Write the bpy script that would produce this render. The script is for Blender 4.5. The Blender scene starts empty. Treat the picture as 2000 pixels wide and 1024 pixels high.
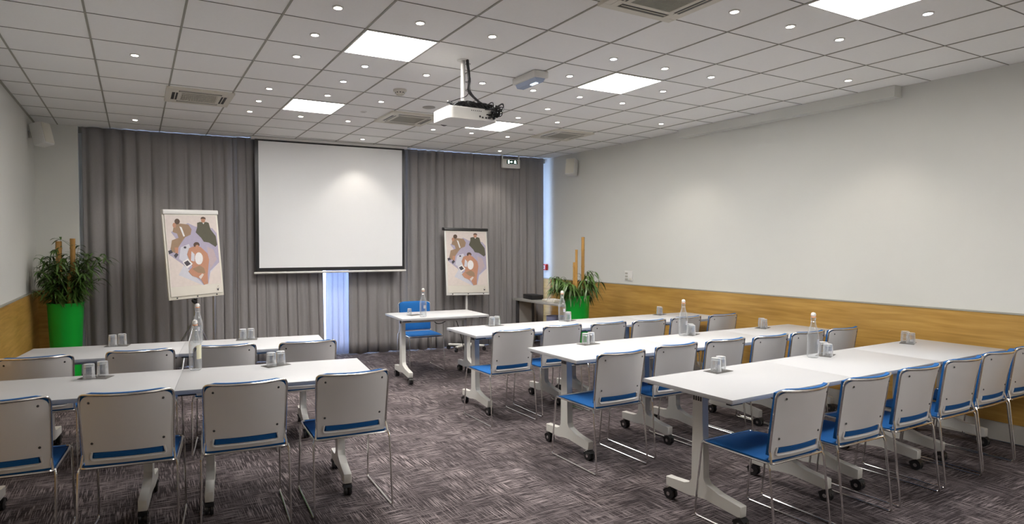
import bpy, bmesh, math, random
from mathutils import Vector, Matrix
R = math.radians
SC = bpy.context.scene
COL = SC.collection
random.seed(7)

# ------------------------------------------------------------------ camera
T = 0.534                      # ceiling grid module
CEIL = 2.969
cam_d = bpy.data.cameras.new('camera')
cam = bpy.data.objects.new('camera', cam_d)
COL.objects.link(cam)
cam.location = (0.7877, -4.418, 1.552)
cam.rotation_euler = (R(90 - 1.523), 0, -0.48949)
cam_d.sensor_width = 36
cam_d.lens = 1201.46 * 36 / 2000
cam_d.shift_x = 0.0475
cam_d.clip_start = 0.05
cam_d.clip_end = 200
SC.camera = cam

# ------------------------------------------------------------------ world: overcast daylight outside the windows
w = bpy.data.worlds.new('world')
SC.world = w
w.use_nodes = True
bg = w.node_tree.nodes['Background']
bg.inputs[0].default_value = (0.50, 0.68, 1.0, 1)
bg.inputs[1].default_value = 2.4

SC.view_settings.view_transform = 'Standard'
SC.view_settings.look = 'None'
SC.view_settings.gamma = 1
SC.view_settings.use_curve_mapping = False
SC.view_settings.exposure = 2.02
PANEL_E = 11.0                 # emission of the square ceiling panels
SPOT_W = 5.0                   # watts of each little downlight

# ------------------------------------------------------------------ materials
def new_mat(name):
    m = bpy.data.materials.new(name)
    m.use_nodes = True
    nt = m.node_tree
    return m, nt, nt.nodes['Principled BSDF']

def mat(name, col, rough=0.5, metal=0.0, var=0.0, scale=20, bump=0.0, spec=None, coat=0.0, sheen=0.0):
    m, nt, p = new_mat(name)
    p.inputs['Base Color'].default_value = (*col, 1)
    p.inputs['Roughness'].default_value = rough
    p.inputs['Metallic'].default_value = metal
    if spec is not None: p.inputs['Specular IOR Level'].default_value = spec
    if coat: p.inputs['Coat Weight'].default_value = coat
    if sheen: p.inputs['Sheen Weight'].default_value = sheen
    if var or bump:
        tc = nt.nodes.new('ShaderNodeTexCoord')
        n = nt.nodes.new('ShaderNodeTexNoise')
        n.inputs['Scale'].default_value = scale
        n.inputs['Detail'].default_value = 4
        nt.links.new(tc.outputs['Object'], n.inputs['Vector'])
        if var:
            mx = nt.nodes.new('ShaderNodeMix'); mx.data_type = 'RGBA'
            mx.inputs['A'].default_value = (*[c * (1 - var) for c in col], 1)
            mx.inputs['B'].default_value = (*[min(1, c * (1 + var)) for c in col], 1)
            nt.links.new(n.outputs['Fac'], mx.inputs['Factor'])
            nt.links.new(mx.outputs['Result'], p.inputs['Base Color'])
        if bump:
            b = nt.nodes.new('ShaderNodeBump')
            b.inputs['Strength'].default_value = bump
            b.inputs['Distance'].default_value = 0.002
            nt.links.new(n.outputs['Fac'], b.inputs['Height'])
            nt.links.new(b.outputs['Normal'], p.inputs['Normal'])
    return m

def emit(name, col, s):
    m = bpy.data.materials.new(name); m.use_nodes = True
    nt = m.node_tree; nt.nodes.clear()
    e = nt.nodes.new('ShaderNodeEmission'); o = nt.nodes.new('ShaderNodeOutputMaterial')
    e.inputs[0].default_value = (*col, 1); e.inputs[1].default_value = s
    nt.links.new(e.outputs[0], o.inputs[0])
    return m

M = {}
M['wall'] = mat('wall_paint', (0.72, 0.72, 0.68), 0.75, var=0.02, scale=3, bump=0.05)
M['tile'] = mat('ceiling_tile', (0.94, 0.935, 0.915), 0.9, var=0.025, scale=60, bump=0.1)
M['grid'] = mat('ceiling_grid', (0.36, 0.35, 0.30), 0.6)
M['gridx'] = mat('ceiling_joint', (0.22, 0.21, 0.18), 0.7)
M['white'] = mat('white_plastic', (0.78, 0.77, 0.74), 0.4, var=0.02, scale=8)
M['cream'] = mat('cream_plastic', (0.74, 0.71, 0.62), 0.45)
M['laminate'] = mat('white_laminate', (0.48, 0.485, 0.50), 0.38)
M['tabedge'] = mat('table_edge', (0.46, 0.47, 0.52), 0.4)
M['legpaint'] = mat('white_powder_coat', (0.72, 0.71, 0.67), 0.38)
M['shell'] = mat('chair_back_shell', (0.74, 0.73, 0.73), 0.42, var=0.03, scale=6)
M['chrome'] = mat('chrome', (0.80, 0.79, 0.77), 0.2, 1.0)
M['alu'] = mat('brushed_aluminium', (0.62, 0.64, 0.68), 0.3, 1.0)
M['black'] = mat('black_plastic', (0.016, 0.016, 0.017), 0.35)
M['dark'] = mat('dark_grey', (0.05, 0.05, 0.055), 0.6)
M['blue'] = mat('blue_fabric', (0.0, 0.095, 0.32), 0.9, var=0.18, scale=160, bump=0.35)
M['screen'] = mat('projection_fabric', (0.92, 0.93, 0.94), 0.8)
M['green'] = mat('green_pot', (0.008, 0.50, 0.045), 0.3, var=0.06, scale=5)
M['soil'] = mat('soil', (0.05, 0.03, 0.02), 0.95, var=0.5, scale=60, bump=0.8)
M['bamboo'] = mat('bamboo_cane', (0.46, 0.25, 0.065), 0.45, var=0.25, scale=14)
M['stem'] = mat('plant_stem', (0.10, 0.09, 0.03), 0.7)
M['leaf'] = mat('leaf', (0.060, 0.125, 0.022), 0.4, var=0.6, scale=9)
M['grille'] = mat('vent_grille', (0.45, 0.44, 0.38), 0.6)
M['red'] = mat('red_plastic', (0.55, 0.02, 0.015), 0.35)
M['paper'] = mat('paper', (0.80, 0.76, 0.68), 0.7)
M['signgreen'] = mat('sign_green', (0.0, 0.06, 0.035), 0.4)
M['signlit'] = emit('sign_lit', (0.75, 1.0, 0.92), 1.6)
M['greydesk'] = mat('grey_laminate', (0.38, 0.37, 0.35), 0.45, var=0.05, scale=10)
M['lavender'] = mat('lavender_plastic', (0.27, 0.28, 0.42), 0.5)
M['coaster'] = mat('grey_coaster', (0.09, 0.085, 0.08), 0.8)
M['gasket'] = mat('orange_gasket', (0.75, 0.35, 0.2), 0.5)
M['labelp'] = mat('bottle_label', (0.72, 0.70, 0.52), 0.6)
M['kick'] = mat('skirting_paint', (0.55, 0.53, 0.49), 0.5, var=0.05, scale=3)
M['panel_light'] = emit('panel_light', (1.0, 0.97, 0.94), PANEL_E)
M['spot_light'] = emit('downlight_lens', (1.0, 0.90, 0.74), 9.0)
M['spot_cool'] = emit('downlight_lens_cool', (0.85, 0.93, 1.0), 9.0)
M['dulllens'] = mat('unlit_lens', (0.42, 0.41, 0.38), 0.3)
M['emdiff'] = mat('pale_blue_diffuser', (0.42, 0.50, 0.66), 0.2)
M['emtube'] = emit('pilot_light', (0.75, 0.85, 1.0), 2.0)

def glass_mat(name, tint, fac=0.55, edge_glint=0.0):
    m = bpy.data.materials.new(name); m.use_nodes = True
    nt = m.node_tree; nt.nodes.clear()
    o = nt.nodes.new('ShaderNodeOutputMaterial'); mx = nt.nodes.new('ShaderNodeMixShader')
    tr = nt.nodes.new('ShaderNodeBsdfTransparent'); gl = nt.nodes.new('ShaderNodeBsdfGlossy')
    lw = nt.nodes.new('ShaderNodeLayerWeight'); mr = nt.nodes.new('ShaderNodeMapRange')
    tr.inputs[0].default_value = (*tint, 1)
    gl.inputs['Roughness'].default_value = 0.03
    lw.inputs[0].default_value = 0.45
    mr.inputs['To Min'].default_value = 0.06; mr.inputs['To Max'].default_value = fac
    nt.links.new(lw.outputs['Facing'], mr.inputs['Value'])
    nt.links.new(mr.outputs[0], mx.inputs[0])
    nt.links.new(tr.outputs[0], mx.inputs[1]); nt.links.new(gl.outputs[0], mx.inputs[2])
    if edge_glint:
        df = nt.nodes.new('ShaderNodeBsdfDiffuse'); df.inputs[0].default_value = (.9, .92, .95, 1)  # white diffuse mixed in towards the edges stands in for bright highlights
        m2 = nt.nodes.new('ShaderNodeMixShader'); mr2 = nt.nodes.new('ShaderNodeMapRange')
        mr2.inputs['To Min'].default_value = edge_glint * .12; mr2.inputs['To Max'].default_value = edge_glint
        nt.links.new(lw.outputs['Facing'], mr2.inputs['Value']); nt.links.new(mr2.outputs[0], m2.inputs[0])
        nt.links.new(mx.outputs[0], m2.inputs[1]); nt.links.new(df.outputs[0], m2.inputs[2])
        nt.links.new(m2.outputs[0], o.inputs[0])
    else: nt.links.new(mx.outputs[0], o.inputs[0])
    return m
M['glass'] = glass_mat('clear_glass', (0.965, 0.97, 0.975), 0.60, 0.34)
M['bottleglass'] = glass_mat('bottle_glass', (0.90, 0.915, 0.92), 0.55, 0.30)
M['pane'] = glass_mat('window_glass', (0.95, 0.97, 1.0), 0.3)

def wood_mat():
    m, nt, p = new_mat('golden_oak_panel')
    tc = nt.nodes.new('ShaderNodeTexCoord'); mp = nt.nodes.new('ShaderNodeMapping')
    mp.inputs['Scale'].default_value = (0.9, 0.9, 14)
    n = nt.nodes.new('ShaderNodeTexNoise'); n.inputs['Scale'].default_value = 2.2; n.inputs['Detail'].default_value = 8
    n.inputs['Distortion'].default_value = 0.6
    mp2 = nt.nodes.new('ShaderNodeMapping'); mp2.inputs['Scale'].default_value = (1, 1, 3.2)
    n2 = nt.nodes.new('ShaderNodeTexNoise'); n2.inputs['Scale'].default_value = 1.3; n2.inputs['Detail'].default_value = 3
    cr = nt.nodes.new('ShaderNodeValToRGB'); e = cr.color_ramp.elements
    e[0].position = 0.25; e[0].color = (0.30, 0.155, 0.024, 1)
    e[1].position = 0.75; e[1].color = (0.68, 0.42, 0.125, 1)
    x = e.new(0.5); x.color = (0.50, 0.285, 0.065, 1)
    mm = nt.nodes.new('ShaderNodeMath'); mm.operation = 'MULTIPLY_ADD'
    mm.inputs[1].default_value = 0.55
    m3 = nt.nodes.new('ShaderNodeMath'); m3.operation = 'MULTIPLY'; m3.inputs[1].default_value = 0.45
    L = nt.links.new
    L(tc.outputs['Object'], mp.inputs[0]); L(mp.outputs[0], n.inputs['Vector'])
    L(tc.outputs['Object'], mp2.inputs[0]); L(mp2.outputs[0], n2.inputs['Vector'])
    L(n2.outputs['Fac'], m3.inputs[0]); L(n.outputs['Fac'], mm.inputs[0]); L(m3.outputs[0], mm.inputs[2])
    L(mm.outputs[0], cr.inputs[0]); L(cr.outputs[0], p.inputs['Base Color'])
    p.inputs['Roughness'].default_value = 0.42
    return m
M['wood'] = wood_mat()

def carpet_mat():
    m, nt, p = new_mat('woven_carpet')
    L = nt.links.new
    tc = nt.nodes.new('ShaderNodeTexCoord')
    def noise(scale3, s, det=3, rot=0):
        mp = nt.nodes.new('ShaderNodeMapping'); mp.inputs['Scale'].default_value = scale3
        mp.inputs['Rotation'].default_value = (0, 0, rot)
        n = nt.nodes.new('ShaderNodeTexNoise'); n.inputs['Scale'].default_value = s; n.inputs['Detail'].default_value = det
        L(tc.outputs['Object'], mp.inputs[0]); L(mp.outputs[0], n.inputs['Vector'])
        return n.outputs['Fac']
    def ramp(f, a, b):
        r = nt.nodes.new('ShaderNodeMapRange'); r.inputs['From Min'].default_value = a; r.inputs['From Max'].default_value = b
        L(f, r.inputs['Value']); return r.outputs[0]
    def math2(op, a, b):
        x = nt.nodes.new('ShaderNodeMath'); x.operation = op
        for k, v in enumerate((a, b)):
            if isinstance(v, float): x.inputs[k].default_value = v
            else: L(v, x.inputs[k])
        return x.outputs[0]
    def woven(inc, scale3):
        sn = nt.nodes.new('ShaderNodeVectorMath'); sn.operation = 'SNAP'; sn.inputs[1].default_value = inc
        L(tc.outputs['Object'], sn.inputs[0])
        mp = nt.nodes.new('ShaderNodeMapping'); mp.inputs['Scale'].default_value = scale3
        n = nt.nodes.new('ShaderNodeTexNoise'); n.inputs['Scale'].default_value = 1; n.inputs['Detail'].default_value = 1
        L(sn.outputs[0], mp.inputs[0]); L(mp.outputs[0], n.inputs['Vector'])
        return n.outputs['Fac']
    sx = ramp(woven((.005, .0025, 1), (6, 185, 1)), 0.52, 0.60)     # yarns along x
    sy = ramp(woven((.0025, .005, 1), (185, 6, 1)), 0.52, 0.60)     # yarns along y
    big = ramp(noise((1, 1, 1), 2.6, 3), 0.36, 0.60)
    big2 = ramp(noise((1, 1, 1), 3.5, 2), 0.42, 0.58)
    a = math2('MULTIPLY', sx, math2('SUBTRACT', 1.15, math2('MULTIPLY', big2, 0.85)))
    b = math2('MULTIPLY', sy, math2('ADD', math2('MULTIPLY', big2, 0.85), 0.25))
    s = math2('MAXIMUM', a, b)
    s = math2('MULTIPLY', s, math2('ADD', math2('MULTIPLY', big, 0.6), 0.42))
    pile = noise((1, 1, 1), 260, 2)
    s = math2('ADD', math2('MULTIPLY', s, 0.85), math2('MULTIPLY', math2('SUBTRACT', pile, 0.5), 0.5))
    cr = nt.nodes.new('ShaderNodeValToRGB'); e = cr.color_ramp.elements
    e[0].position = 0.0; e[0].color = (0.036, 0.029, 0.032, 1)
    e[1].position = 0.9; e[1].color = (0.31, 0.265, 0.27, 1)
    L(s, cr.inputs[0]); L(cr.outputs[0], p.inputs['Base Color'])
    p.inputs['Roughness'].default_value = 0.95
    p.inputs['Specular IOR Level'].default_value = 0.15
    bp = nt.nodes.new('ShaderNodeBump'); bp.inputs['Strength'].default_value = 0.5; bp.inputs['Distance'].default_value = 0.004
    L(pile, bp.inputs['Height']); L(bp.outputs[0], p.inputs['Normal'])
    return m
M['carpet'] = carpet_mat()

def cloth_mat(name, col, trans, mixf):
    m = bpy.data.materials.new(name); m.use_nodes = True
    nt = m.node_tree; p = nt.nodes['Principled BSDF']; o = nt.nodes['Material Output']
    tc = nt.nodes.new('ShaderNodeTexCoord'); mp = nt.nodes.new('ShaderNodeMapping'); mp.inputs['Scale'].default_value = (300, 300, 40)
    n = nt.nodes.new('ShaderNodeTexNoise'); n.inputs['Scale'].default_value = 1
    mx = nt.nodes.new('ShaderNodeMix'); mx.data_type = 'RGBA'
    mx.inputs['A'].default_value = (*[c * .88 for c in col], 1); mx.inputs['B'].default_value = (*[c * 1.12 for c in col], 1)
    L = nt.links.new
    L(tc.outputs['Object'], mp.inputs[0]); L(mp.outputs[0], n.inputs['Vector']); L(n.outputs['Fac'], mx.inputs['Factor'])
    L(mx.outputs['Result'], p.inputs['Base Color'])
    p.inputs['Roughness'].default_value = 0.9
    t = nt.nodes.new('ShaderNodeBsdfTranslucent'); t.inputs[0].default_value = (*trans, 1)
    ms = nt.nodes.new('ShaderNodeMixShader'); ms.inputs[0].default_value = mixf
    L(p.outputs[0], ms.inputs[1]); L(t.outputs[0], ms.inputs[2]); L(ms.outputs[0], o.inputs[0])
    return m
M['curtain'] = cloth_mat('grey_curtain', (0.32, 0.305, 0.305), (0.25, 0.23, 0.21), 0.06)
M['sheer'] = cloth_mat('net_curtain', (0.62, 0.62, 0.68), (0.75, 0.76, 0.85), 0.45)

# ------------------------------------------------------------------ mesh helpers
def BM(): return bmesh.new()

def box(bm, c, s, rz=0, bev=0, mi=0, rot=None):
    mtx = Matrix.Translation(Vector(c)) @ (rot if rot else Matrix.Rotation(rz, 4, 'Z')) @ Matrix.Diagonal((s[0], s[1], s[2], 1))
    g = bmesh.ops.create_cube(bm, size=1, matrix=mtx)
    fs = {f for v in g['verts'] for f in v.link_faces}
    if bev:
        es = list({e for v in g['verts'] for e in v.link_edges})
        r = bmesh.ops.bevel(bm, geom=es, offset=bev, segments=2, affect='EDGES', profile=0.5)
        fs = {f for f in r['faces']} | {f for f in fs if f.is_valid}
    for f in fs:
        if f.is_valid: f.material_index = mi
    return fs

def box2(bm, a, b, bev=0, mi=0):
    return box(bm, [(a[i] + b[i]) / 2 for i in range(3)], [abs(b[i] - a[i]) for i in range(3)], 0, bev, mi)

def fillet(pts, r, n=5, closed=False):
    pts = [Vector(p) for p in pts]; out = []
    N = len(pts)
    for i, p in enumerate(pts):
        if not closed and i in (0, N - 1): out.append(p); continue
        a = pts[i - 1] - p; b = pts[(i + 1) % N] - p
        rr = min(r, a.length * .45, b.length * .45)
        A = p + a.normalized() * rr; B = p + b.normalized() * rr
        for k in range(n + 1):
            t = k / n
            out.append(A * (1 - t) ** 2 + p * 2 * t * (1 - t) + B * t * t)
    return out

def tube(bm, pts, r, seg=8, closed=False, mi=0, r_end=None):
    pts = [Vector(p) for p in pts]; rings = []; N = len(pts)
    up = Vector((0, 0, 1)); prev = None
    for i, p in enumerate(pts):
        if closed: d = pts[(i + 1) % N] - pts[i - 1]
        else: d = pts[min(i + 1, N - 1)] - pts[max(i - 1, 0)]
        d.normalize()
        if prev is None:
            a = d.cross(up)
            if a.length < 0.05: a = d.cross(Vector((1, 0, 0)))
            a.normalize()
        else:
            a = prev - d * prev.dot(d)
            if a.length < 1e-4: a = d.orthogonal()
            a.normalize()
        prev = a; b = d.cross(a)
        rr = r if r_end is None else r + (r_end - r) * i / max(1, N - 1)
        rings.append([bm.verts.new(p + a * math.cos(2 * math.pi * k / seg) * rr + b * math.sin(2 * math.pi * k / seg) * rr) for k in range(seg)])
    M_ = N if closed else N - 1
    for i in range(M_):
        A = rings[i]; B = rings[(i + 1) % N]
        for k in range(seg):
            f = bm.faces.new((A[k], A[(k + 1) % seg], B[(k + 1) % seg], B[k])); f.material_index = mi
    if not closed:
        for q in (rings[0][::-1], rings[-1]):
            f = bm.faces.new(q); f.material_index = mi

def lathe(bm, prof, c=(0, 0, 0), seg=24, mi=0, cap=True, mtx=None):
    rings = []; c = Vector(c)
    for r, z in prof:
        ring = []
        for k in range(seg):
            a = 2 * math.pi * k / seg
            v = Vector((r * math.cos(a), r * math.sin(a), z))
            if mtx: v = mtx @ v
            ring.append(bm.verts.new(c + v))
        rings.append(ring)
    for i in range(len(rings) - 1):
        for k in range(seg):
            f = bm.faces.new((rings[i][k], rings[i][(k + 1) % seg], rings[i + 1][(k + 1) % seg], rings[i + 1][k])); f.material_index = mi
    if cap:
        if prof[0][0] > 1e-5:
            f = bm.faces.new(rings[0][::-1]); f.material_index = mi
        if prof[-1][0] > 1e-5:
            f = bm.faces.new(rings[-1]); f.material_index = mi

def prism(bm, poly, fn, t0, t1, mi=0):
    """poly of (a,b); fn(a,b,t)->xyz"""
    A = [bm.verts.new(fn(a, b, t0)) for a, b in poly]; B = [bm.verts.new(fn(a, b, t1)) for a, b in poly]
    n = len(poly); fs = [bm.faces.new(A[::-1]), bm.faces.new(B)]
    for i in range(n): fs.append(bm.faces.new((A[i], A[(i + 1) % n], B[(i + 1) % n], B[i])))
    for f in fs: f.material_index = mi

def obj(name, bm, mats, parent=None, smooth=True, loc=None, ang=40):
    bmesh.ops.recalc_face_normals(bm, faces=bm.faces)
    me = bpy.data.meshes.new(name); bm.to_mesh(me); bm.free()
    if not isinstance(mats, (list, tuple)): mats = [mats]
    for m_ in mats: me.materials.append(m_)
    if smooth:
        me.polygons.foreach_set('use_smooth', [True] * len(me.polygons))
        me.set_sharp_from_angle(angle=R(ang))
    o = bpy.data.objects.new(name, me); COL.objects.link(o)
    if parent: o.parent = parent
    if loc: o.location = loc
    return o

def tag(o, label, cat, group=None):
    o['label'] = label; o['category'] = cat
    if group: o['group'] = group
    return o

def thing(name, label, cat, loc=(0, 0, 0), rz=0, group=None):
    o = bpy.data.objects.new(name, None); COL.objects.link(o)
    o.location = loc; o.rotation_euler = (0, 0, rz); o.empty_display_size = 0.1
    return tag(o, label, cat, group)

def struct(name, bm, m, smooth=False):
    o = obj(name, bm, m, None, smooth); o['kind'] = 'structure'; return o

def dup(src, label, loc=None, rz=None, group=None):
    def cp(o, par):
        c = o.copy(); COL.objects.link(c); c.parent = par
        for ch in list(o.children): cp(ch, c)
        return c
    r = cp(src, None); r['label'] = label
    if group: r['group'] = group
    if loc is not None: r.location = loc
    if rz is not None: r.rotation_euler = (0, 0, rz)
    return r

# ------------------------------------------------------------------ the room
XL = -0.233                    # left wall
YF = -7.4                      # wall behind the camera
def xr(y): return 6.735 + 0.0193 * (4 - y)       # right wall
def yb(x): return 4.22 - 0.056 * x               # hanging plane of the curtains
YW = 4.55                      # window plane

bm = BM(); box2(bm, (XL - .2, YF - .2, -.1), (7.3, 5.2, 0)); struct('floor', bm, M['carpet'])
bm = BM(); box2(bm, (XL - .15, YF, 0), (XL, 4.75, 3.15)); struct('wall_left', bm, M['wall'])
bm = BM(); prism(bm, [(xr(YF), YF), (xr(4.75), 4.75), (7.2, 4.75), (7.2, YF)], lambda a, b, t: (a, b, t), 0, 3.15)
struct('wall_right', bm, M['wall'])
bm = BM(); box2(bm, (XL - .15, YF - .15, 0), (7.2, YF, 3.15)); struct('wall_front', bm, M['wall'])
# back wall: solid stretch on the left, lintel over the windows
bm = BM()
box2(bm, (XL, 4.20, 0), (0.20, 4.75, 3.15)); box2(bm, (0.20, 4.285, 0), (0.62, 4.75, 2.90)); box2(bm, (0.20, 4.5, 2.90), (7.0, 4.75, 3.15))  # hidden middle block brought forward to stop daylight slipping past the curtain edge
struct('wall_back', bm, M['wall'])
# windows behind the curtains
for k in range(4):
    a = 0.62 + k * 1.54; b = min(a + 1.54, 6.78)
    bm = BM()
    for q in ((a, .0, a + .05, 2.9), (b - .05, .0, b, 2.9)): box2(bm, (q[0], YW, q[1]), (q[2], YW + .06, q[3]))
    box2(bm, (a + .05, YW, 0), (b - .05, YW + .06, .05)); box2(bm, (a + .05, YW, 2.84), (b - .05, YW + .06, 2.9))
    fr = struct('window_%d' % (k + 1), bm, M['white'])
    bm = BM(); box2(bm, (a + .05, YW + .02, .05), (b - .05, YW + .028, 2.84)); obj('window_pane', bm, M['pane'], fr, False)

# ceiling: slab, tiles and grid
LUM = [(4, -1), (4, 3), (8, 3), (8, -1), (8, -5), (8, -9), (8, -13)]  # last two are added out of view to light the right-hand side
CAS = [(2, 3), (6, 3), (10, 3), (6, -4)]
bm = BM(); box2(bm, (XL - .1, YF - .1, CEIL + .16), (7.2, 4.75, CEIL + .25)); 
for i in range(-1, 14):
    for j in range(-15, 9):
        x0, x1, y0, y1 = i * T, (i + 1) * T, j * T, (j + 1) * T
        x0 = max(x0, XL); y0 = max(y0, YF); y1 = min(y1, 4.55)
        x1 = min(x1, 6.95)
        if x1 <= x0 or y1 <= y0 or (i, j) in LUM: continue
        f = bm.faces.new([bm.verts.new(v) for v in ((x0, y0, CEIL + .003), (x0, y1, CEIL + .003), (x1, y1, CEIL + .003), (x1, y0, CEIL + .003))])
struct('ceiling', bm, M['tile'])
bm = BM()
for i in range(0, 13):
    segs = [(YF, 4.5)]
    for a, b in segs: box2(bm, (i * T - .0065, a, CEIL - .001), (i * T + .0065, b, CEIL + .008))
for j in range(-13, 9):
    y = j * T
    box2(bm, (XL, y - .003, CEIL + .0005), (xr(y), y + .003, CEIL + .006), mi=1)
box2(bm, (XL, YF, CEIL - .004), (XL + .02, 4.2, CEIL + .002))
g = struct('trim_1', bm, [M['grid'], M['gridx']])

# oak wainscot, its cap and the skirtings
WT = 1.012
bm = BM(); prism(bm, [(xr(YF) - .018, YF), (xr(4.4) - .018, 4.4), (xr(4.4), 4.4), (xr(YF), YF)], lambda a, b, t: (a, b, t), .15, WT)
struct('trim_2', bm, M['wood'])
bm = BM(); prism(bm, [(xr(YF) - .024, YF), (xr(4.4) - .024, 4.4), (xr(4.4), 4.4), (xr(YF), YF)], lambda a, b, t: (a, b, t), WT, WT + .012)
struct('trim_3', bm, M['grid'])
bm = BM(); prism(bm, [(xr(YF) - .014, YF), (xr(4.4) - .014, 4.4), (xr(4.4), 4.4), (xr(YF), YF)], lambda a, b, t: (a, b, t), 0, .15)
struct('baseboard_right', bm, M['kick'])
bm = BM(); box2(bm, (XL, YF, .15), (XL + .018, 4.182, WT + .02)); struct('trim_4', bm, M['wood'])
bm = BM(); box2(bm, (XL, 4.182, .15), (.20, 4.20, WT + .02)); struct('trim_5', bm, M['wood'])
bm = BM(); box2(bm, (XL, YF, WT + .02), (XL + .024, 4.176, WT + .032)); box2(bm, (XL, 4.176, WT + .02), (.2, 4.20, WT + .032)); struct('trim_6', bm, M['grid'])
bm = BM(); box2(bm, (XL, YF, 0), (XL + .014, 4.186, .15)); box2(bm, (XL, 4.186, 0), (.2, 4.20, .15)); struct('baseboard_left', bm, M['kick'])
# added strip behind the curtain tops, blocks daylight leaking over them
bm = BM(); prism(bm, [(.2, yb(.2) + .055), (6.73, yb(6.73) + .055), (6.73, yb(6.73) + .085), (.2, yb(.2) + .085)], lambda a, b, t: (a, b, t), 2.90, CEIL + .002)
struct('trim_8', bm, M['grid'])
# boxed duct under the ceiling along the right wall
bm = BM(); prism(bm, [(xr(-1.38) - .118, -1.38), (xr(1.03) - .118, 1.03), (xr(1.03), 1.03), (xr(-1.38), -1.38)], lambda a, b, t: (a, b, t), 2.872, CEIL + .002)
struct('trim_7', bm, M['wall'])

# ------------------------------------------------------------------ ceiling panels
PNAME = {(4, -1): 'the light panel left of the projector', (4, 3): 'the light panel above the screen',
         (8, 3): 'the light panel behind the projector', (8, -1): 'the light panel right of the emergency light',
         (8, -5): 'the light panel cut by the top edge'}
def panel_parts(t):
    bm = BM(); a = T / 2 - .003; b = a - .013
    for s in (-1, 1):
        box2(bm, (-a, s * b if s > 0 else -a, -.004), (a, a if s > 0 else -b, .05))
        box2(bm, (s * b if s > 0 else -a, -b, -.004), (a if s > 0 else -b, b, .05))
    box2(bm, (-a, -a, .05), (a, a, .07))
    obj('frame', bm, M['white'], t, False)
    bm = BM(); box2(bm, (-b, -b, .012), (b, b, .02)); obj('diffuser', bm, M['panel_light'], t, False)
LUM_LABEL = ['square lit ceiling panel up and left of the projector', 'square lit ceiling panel above the projection screen',
    'square lit ceiling panel just behind the hanging projector', 'square lit ceiling panel right of the emergency light',
    'square lit ceiling panel cut off by the top edge, at right', 'added unseen ceiling panel beside and above the camera, fill light',
    'added unseen ceiling panel at the right rear of the room, fill light']
p0 = None
for (i, j), lb in zip(LUM, LUM_LABEL):
    loc = ((i + .5) * T, (j + .5) * T, CEIL)
    if p0 is None:
        p0 = thing('ceiling_light_panel', lb, 'ceiling light', loc, group='square ceiling light panels'); panel_parts(p0)
    else: dup(p0, lb, loc)

# downlights
SP = [(1, 1), (1, 6), (3, 4), (3, 3), (3, 2), (3, 0), (3, -1), (3, -2), (4, -2), (5, -2), (4, 0), (4, 2), (5, 2), (5, 0), (6, 0),
      (4, 4), (5, 4), (6, 6), (7, 4), (7, 3), (8, 4), (9, 4), (10, 6), (7, 2), (8, 2), (7, 0), (8, 1), (9, 2), (7, -1), (8, 0), (7, -2), (9, 0),
      (9, -1), (8, -2), (11, 1), (9, -2), (7, -4), (8, -4), (9, -4), (11, -3), (9, -5), (4, 1)]
SPXY = {(8, 1): (8.56, 1.55), (4, 1): (4.47, 1.47), (7, 2): (8.552 - 1.0, 2.49), (11, 1): (11.6, 1.58), (11, -3): (11.6, -2.4)}
COOL = {(4, 0), (7, -2), (9, -5), (4, 1)}
WARM_OFF = {(7, 2)}
NEI = {(-1, 1): 'far left corner', (0, 1): 'far side', (1, 1): 'far right corner', (-1, 0): 'left side', (1, 0): 'right side',
       (-1, -1): 'near left corner', (0, -1): 'near side', (1, -1): 'near right corner'}
SPECIAL = {(1, 1): 'small round downlight alone over the left tables', (1, 6): 'small round downlight nearest the left end of the curtain',
    (6, 0): 'small round downlight just behind the projector pole', (6, 6): 'small round downlight by the curtain over the right half of the screen',
    (10, 6): 'small round downlight by the curtain above the exit sign', (8, 1): 'small round downlight midway between the two right-hand light panels',
    (11, 1): 'small round downlight near the far end of the boxed duct', (11, -3): 'small round downlight near the near end of the boxed duct',
    (4, 1): 'small cool-white downlight second beyond the light panel left of the projector', }
def add_lamp(parent, col):
    ld = bpy.data.lights.new('downlight_lamp', 'SPOT'); ld.energy = SPOT_W; ld.color = col
    ld.spot_size = R(95); ld.spot_blend = 0.55; ld.shadow_soft_size = 0.03
    lo = bpy.data.objects.new('downlight_lamp', ld); COL.objects.link(lo); lo.parent = parent; lo.location = (0, 0, -.012)
def downlight(loc, lb, cool=False, lit=True, group='small round ceiling downlights'):
    t = thing('ceiling_downlight', lb, 'ceiling light', loc, group=group)
    bm = BM(); lathe(bm, [(.024, .002), (.024, -.004), (.030, -.005), (.034, -.002), (.034, .003)], cap=False, seg=20)
    obj('trim_ring', bm, M['white'], t)
    bm = BM(); lathe(bm, [(0.0, -.005), (.024, -.004), (.024, .003)], seg=20, cap=False)
    obj('lens', bm, (M['spot_cool'] if cool else M['spot_light']) if lit else M['dulllens'], t)
    if lit: add_lamp(t, (0.85, 0.93, 1.0) if cool else (1.0, 0.91, 0.79))
    return t
base_w = base_c = None
for (i, j) in SP:
    if (i, j) in SPXY and (i, j) != (7, 2): x, y = SPXY[(i, j)]
    elif (i, j) == (8, 1): x, y = i + .5, j + .5
    else: x, y = i + .5, j + .5
    lb = SPECIAL.get((i, j))
    if not lb:
        for (a, b), nm in PNAME.items():
            if (i - a, j - b) in NEI:
                lb = 'small downlight at the %s of %s' % (NEI[(i - a, j - b)], nm); break
    loc = (x * T, y * T, CEIL)
    if (i, j) == (7, 2): continue
    cool = (i, j) in COOL
    src = base_c if cool else base_w
    if src is None:
        src = downlight(loc, lb, cool)
        if cool: base_c = src
        else: base_w = src
    else: dup(src, lb, loc)
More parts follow.
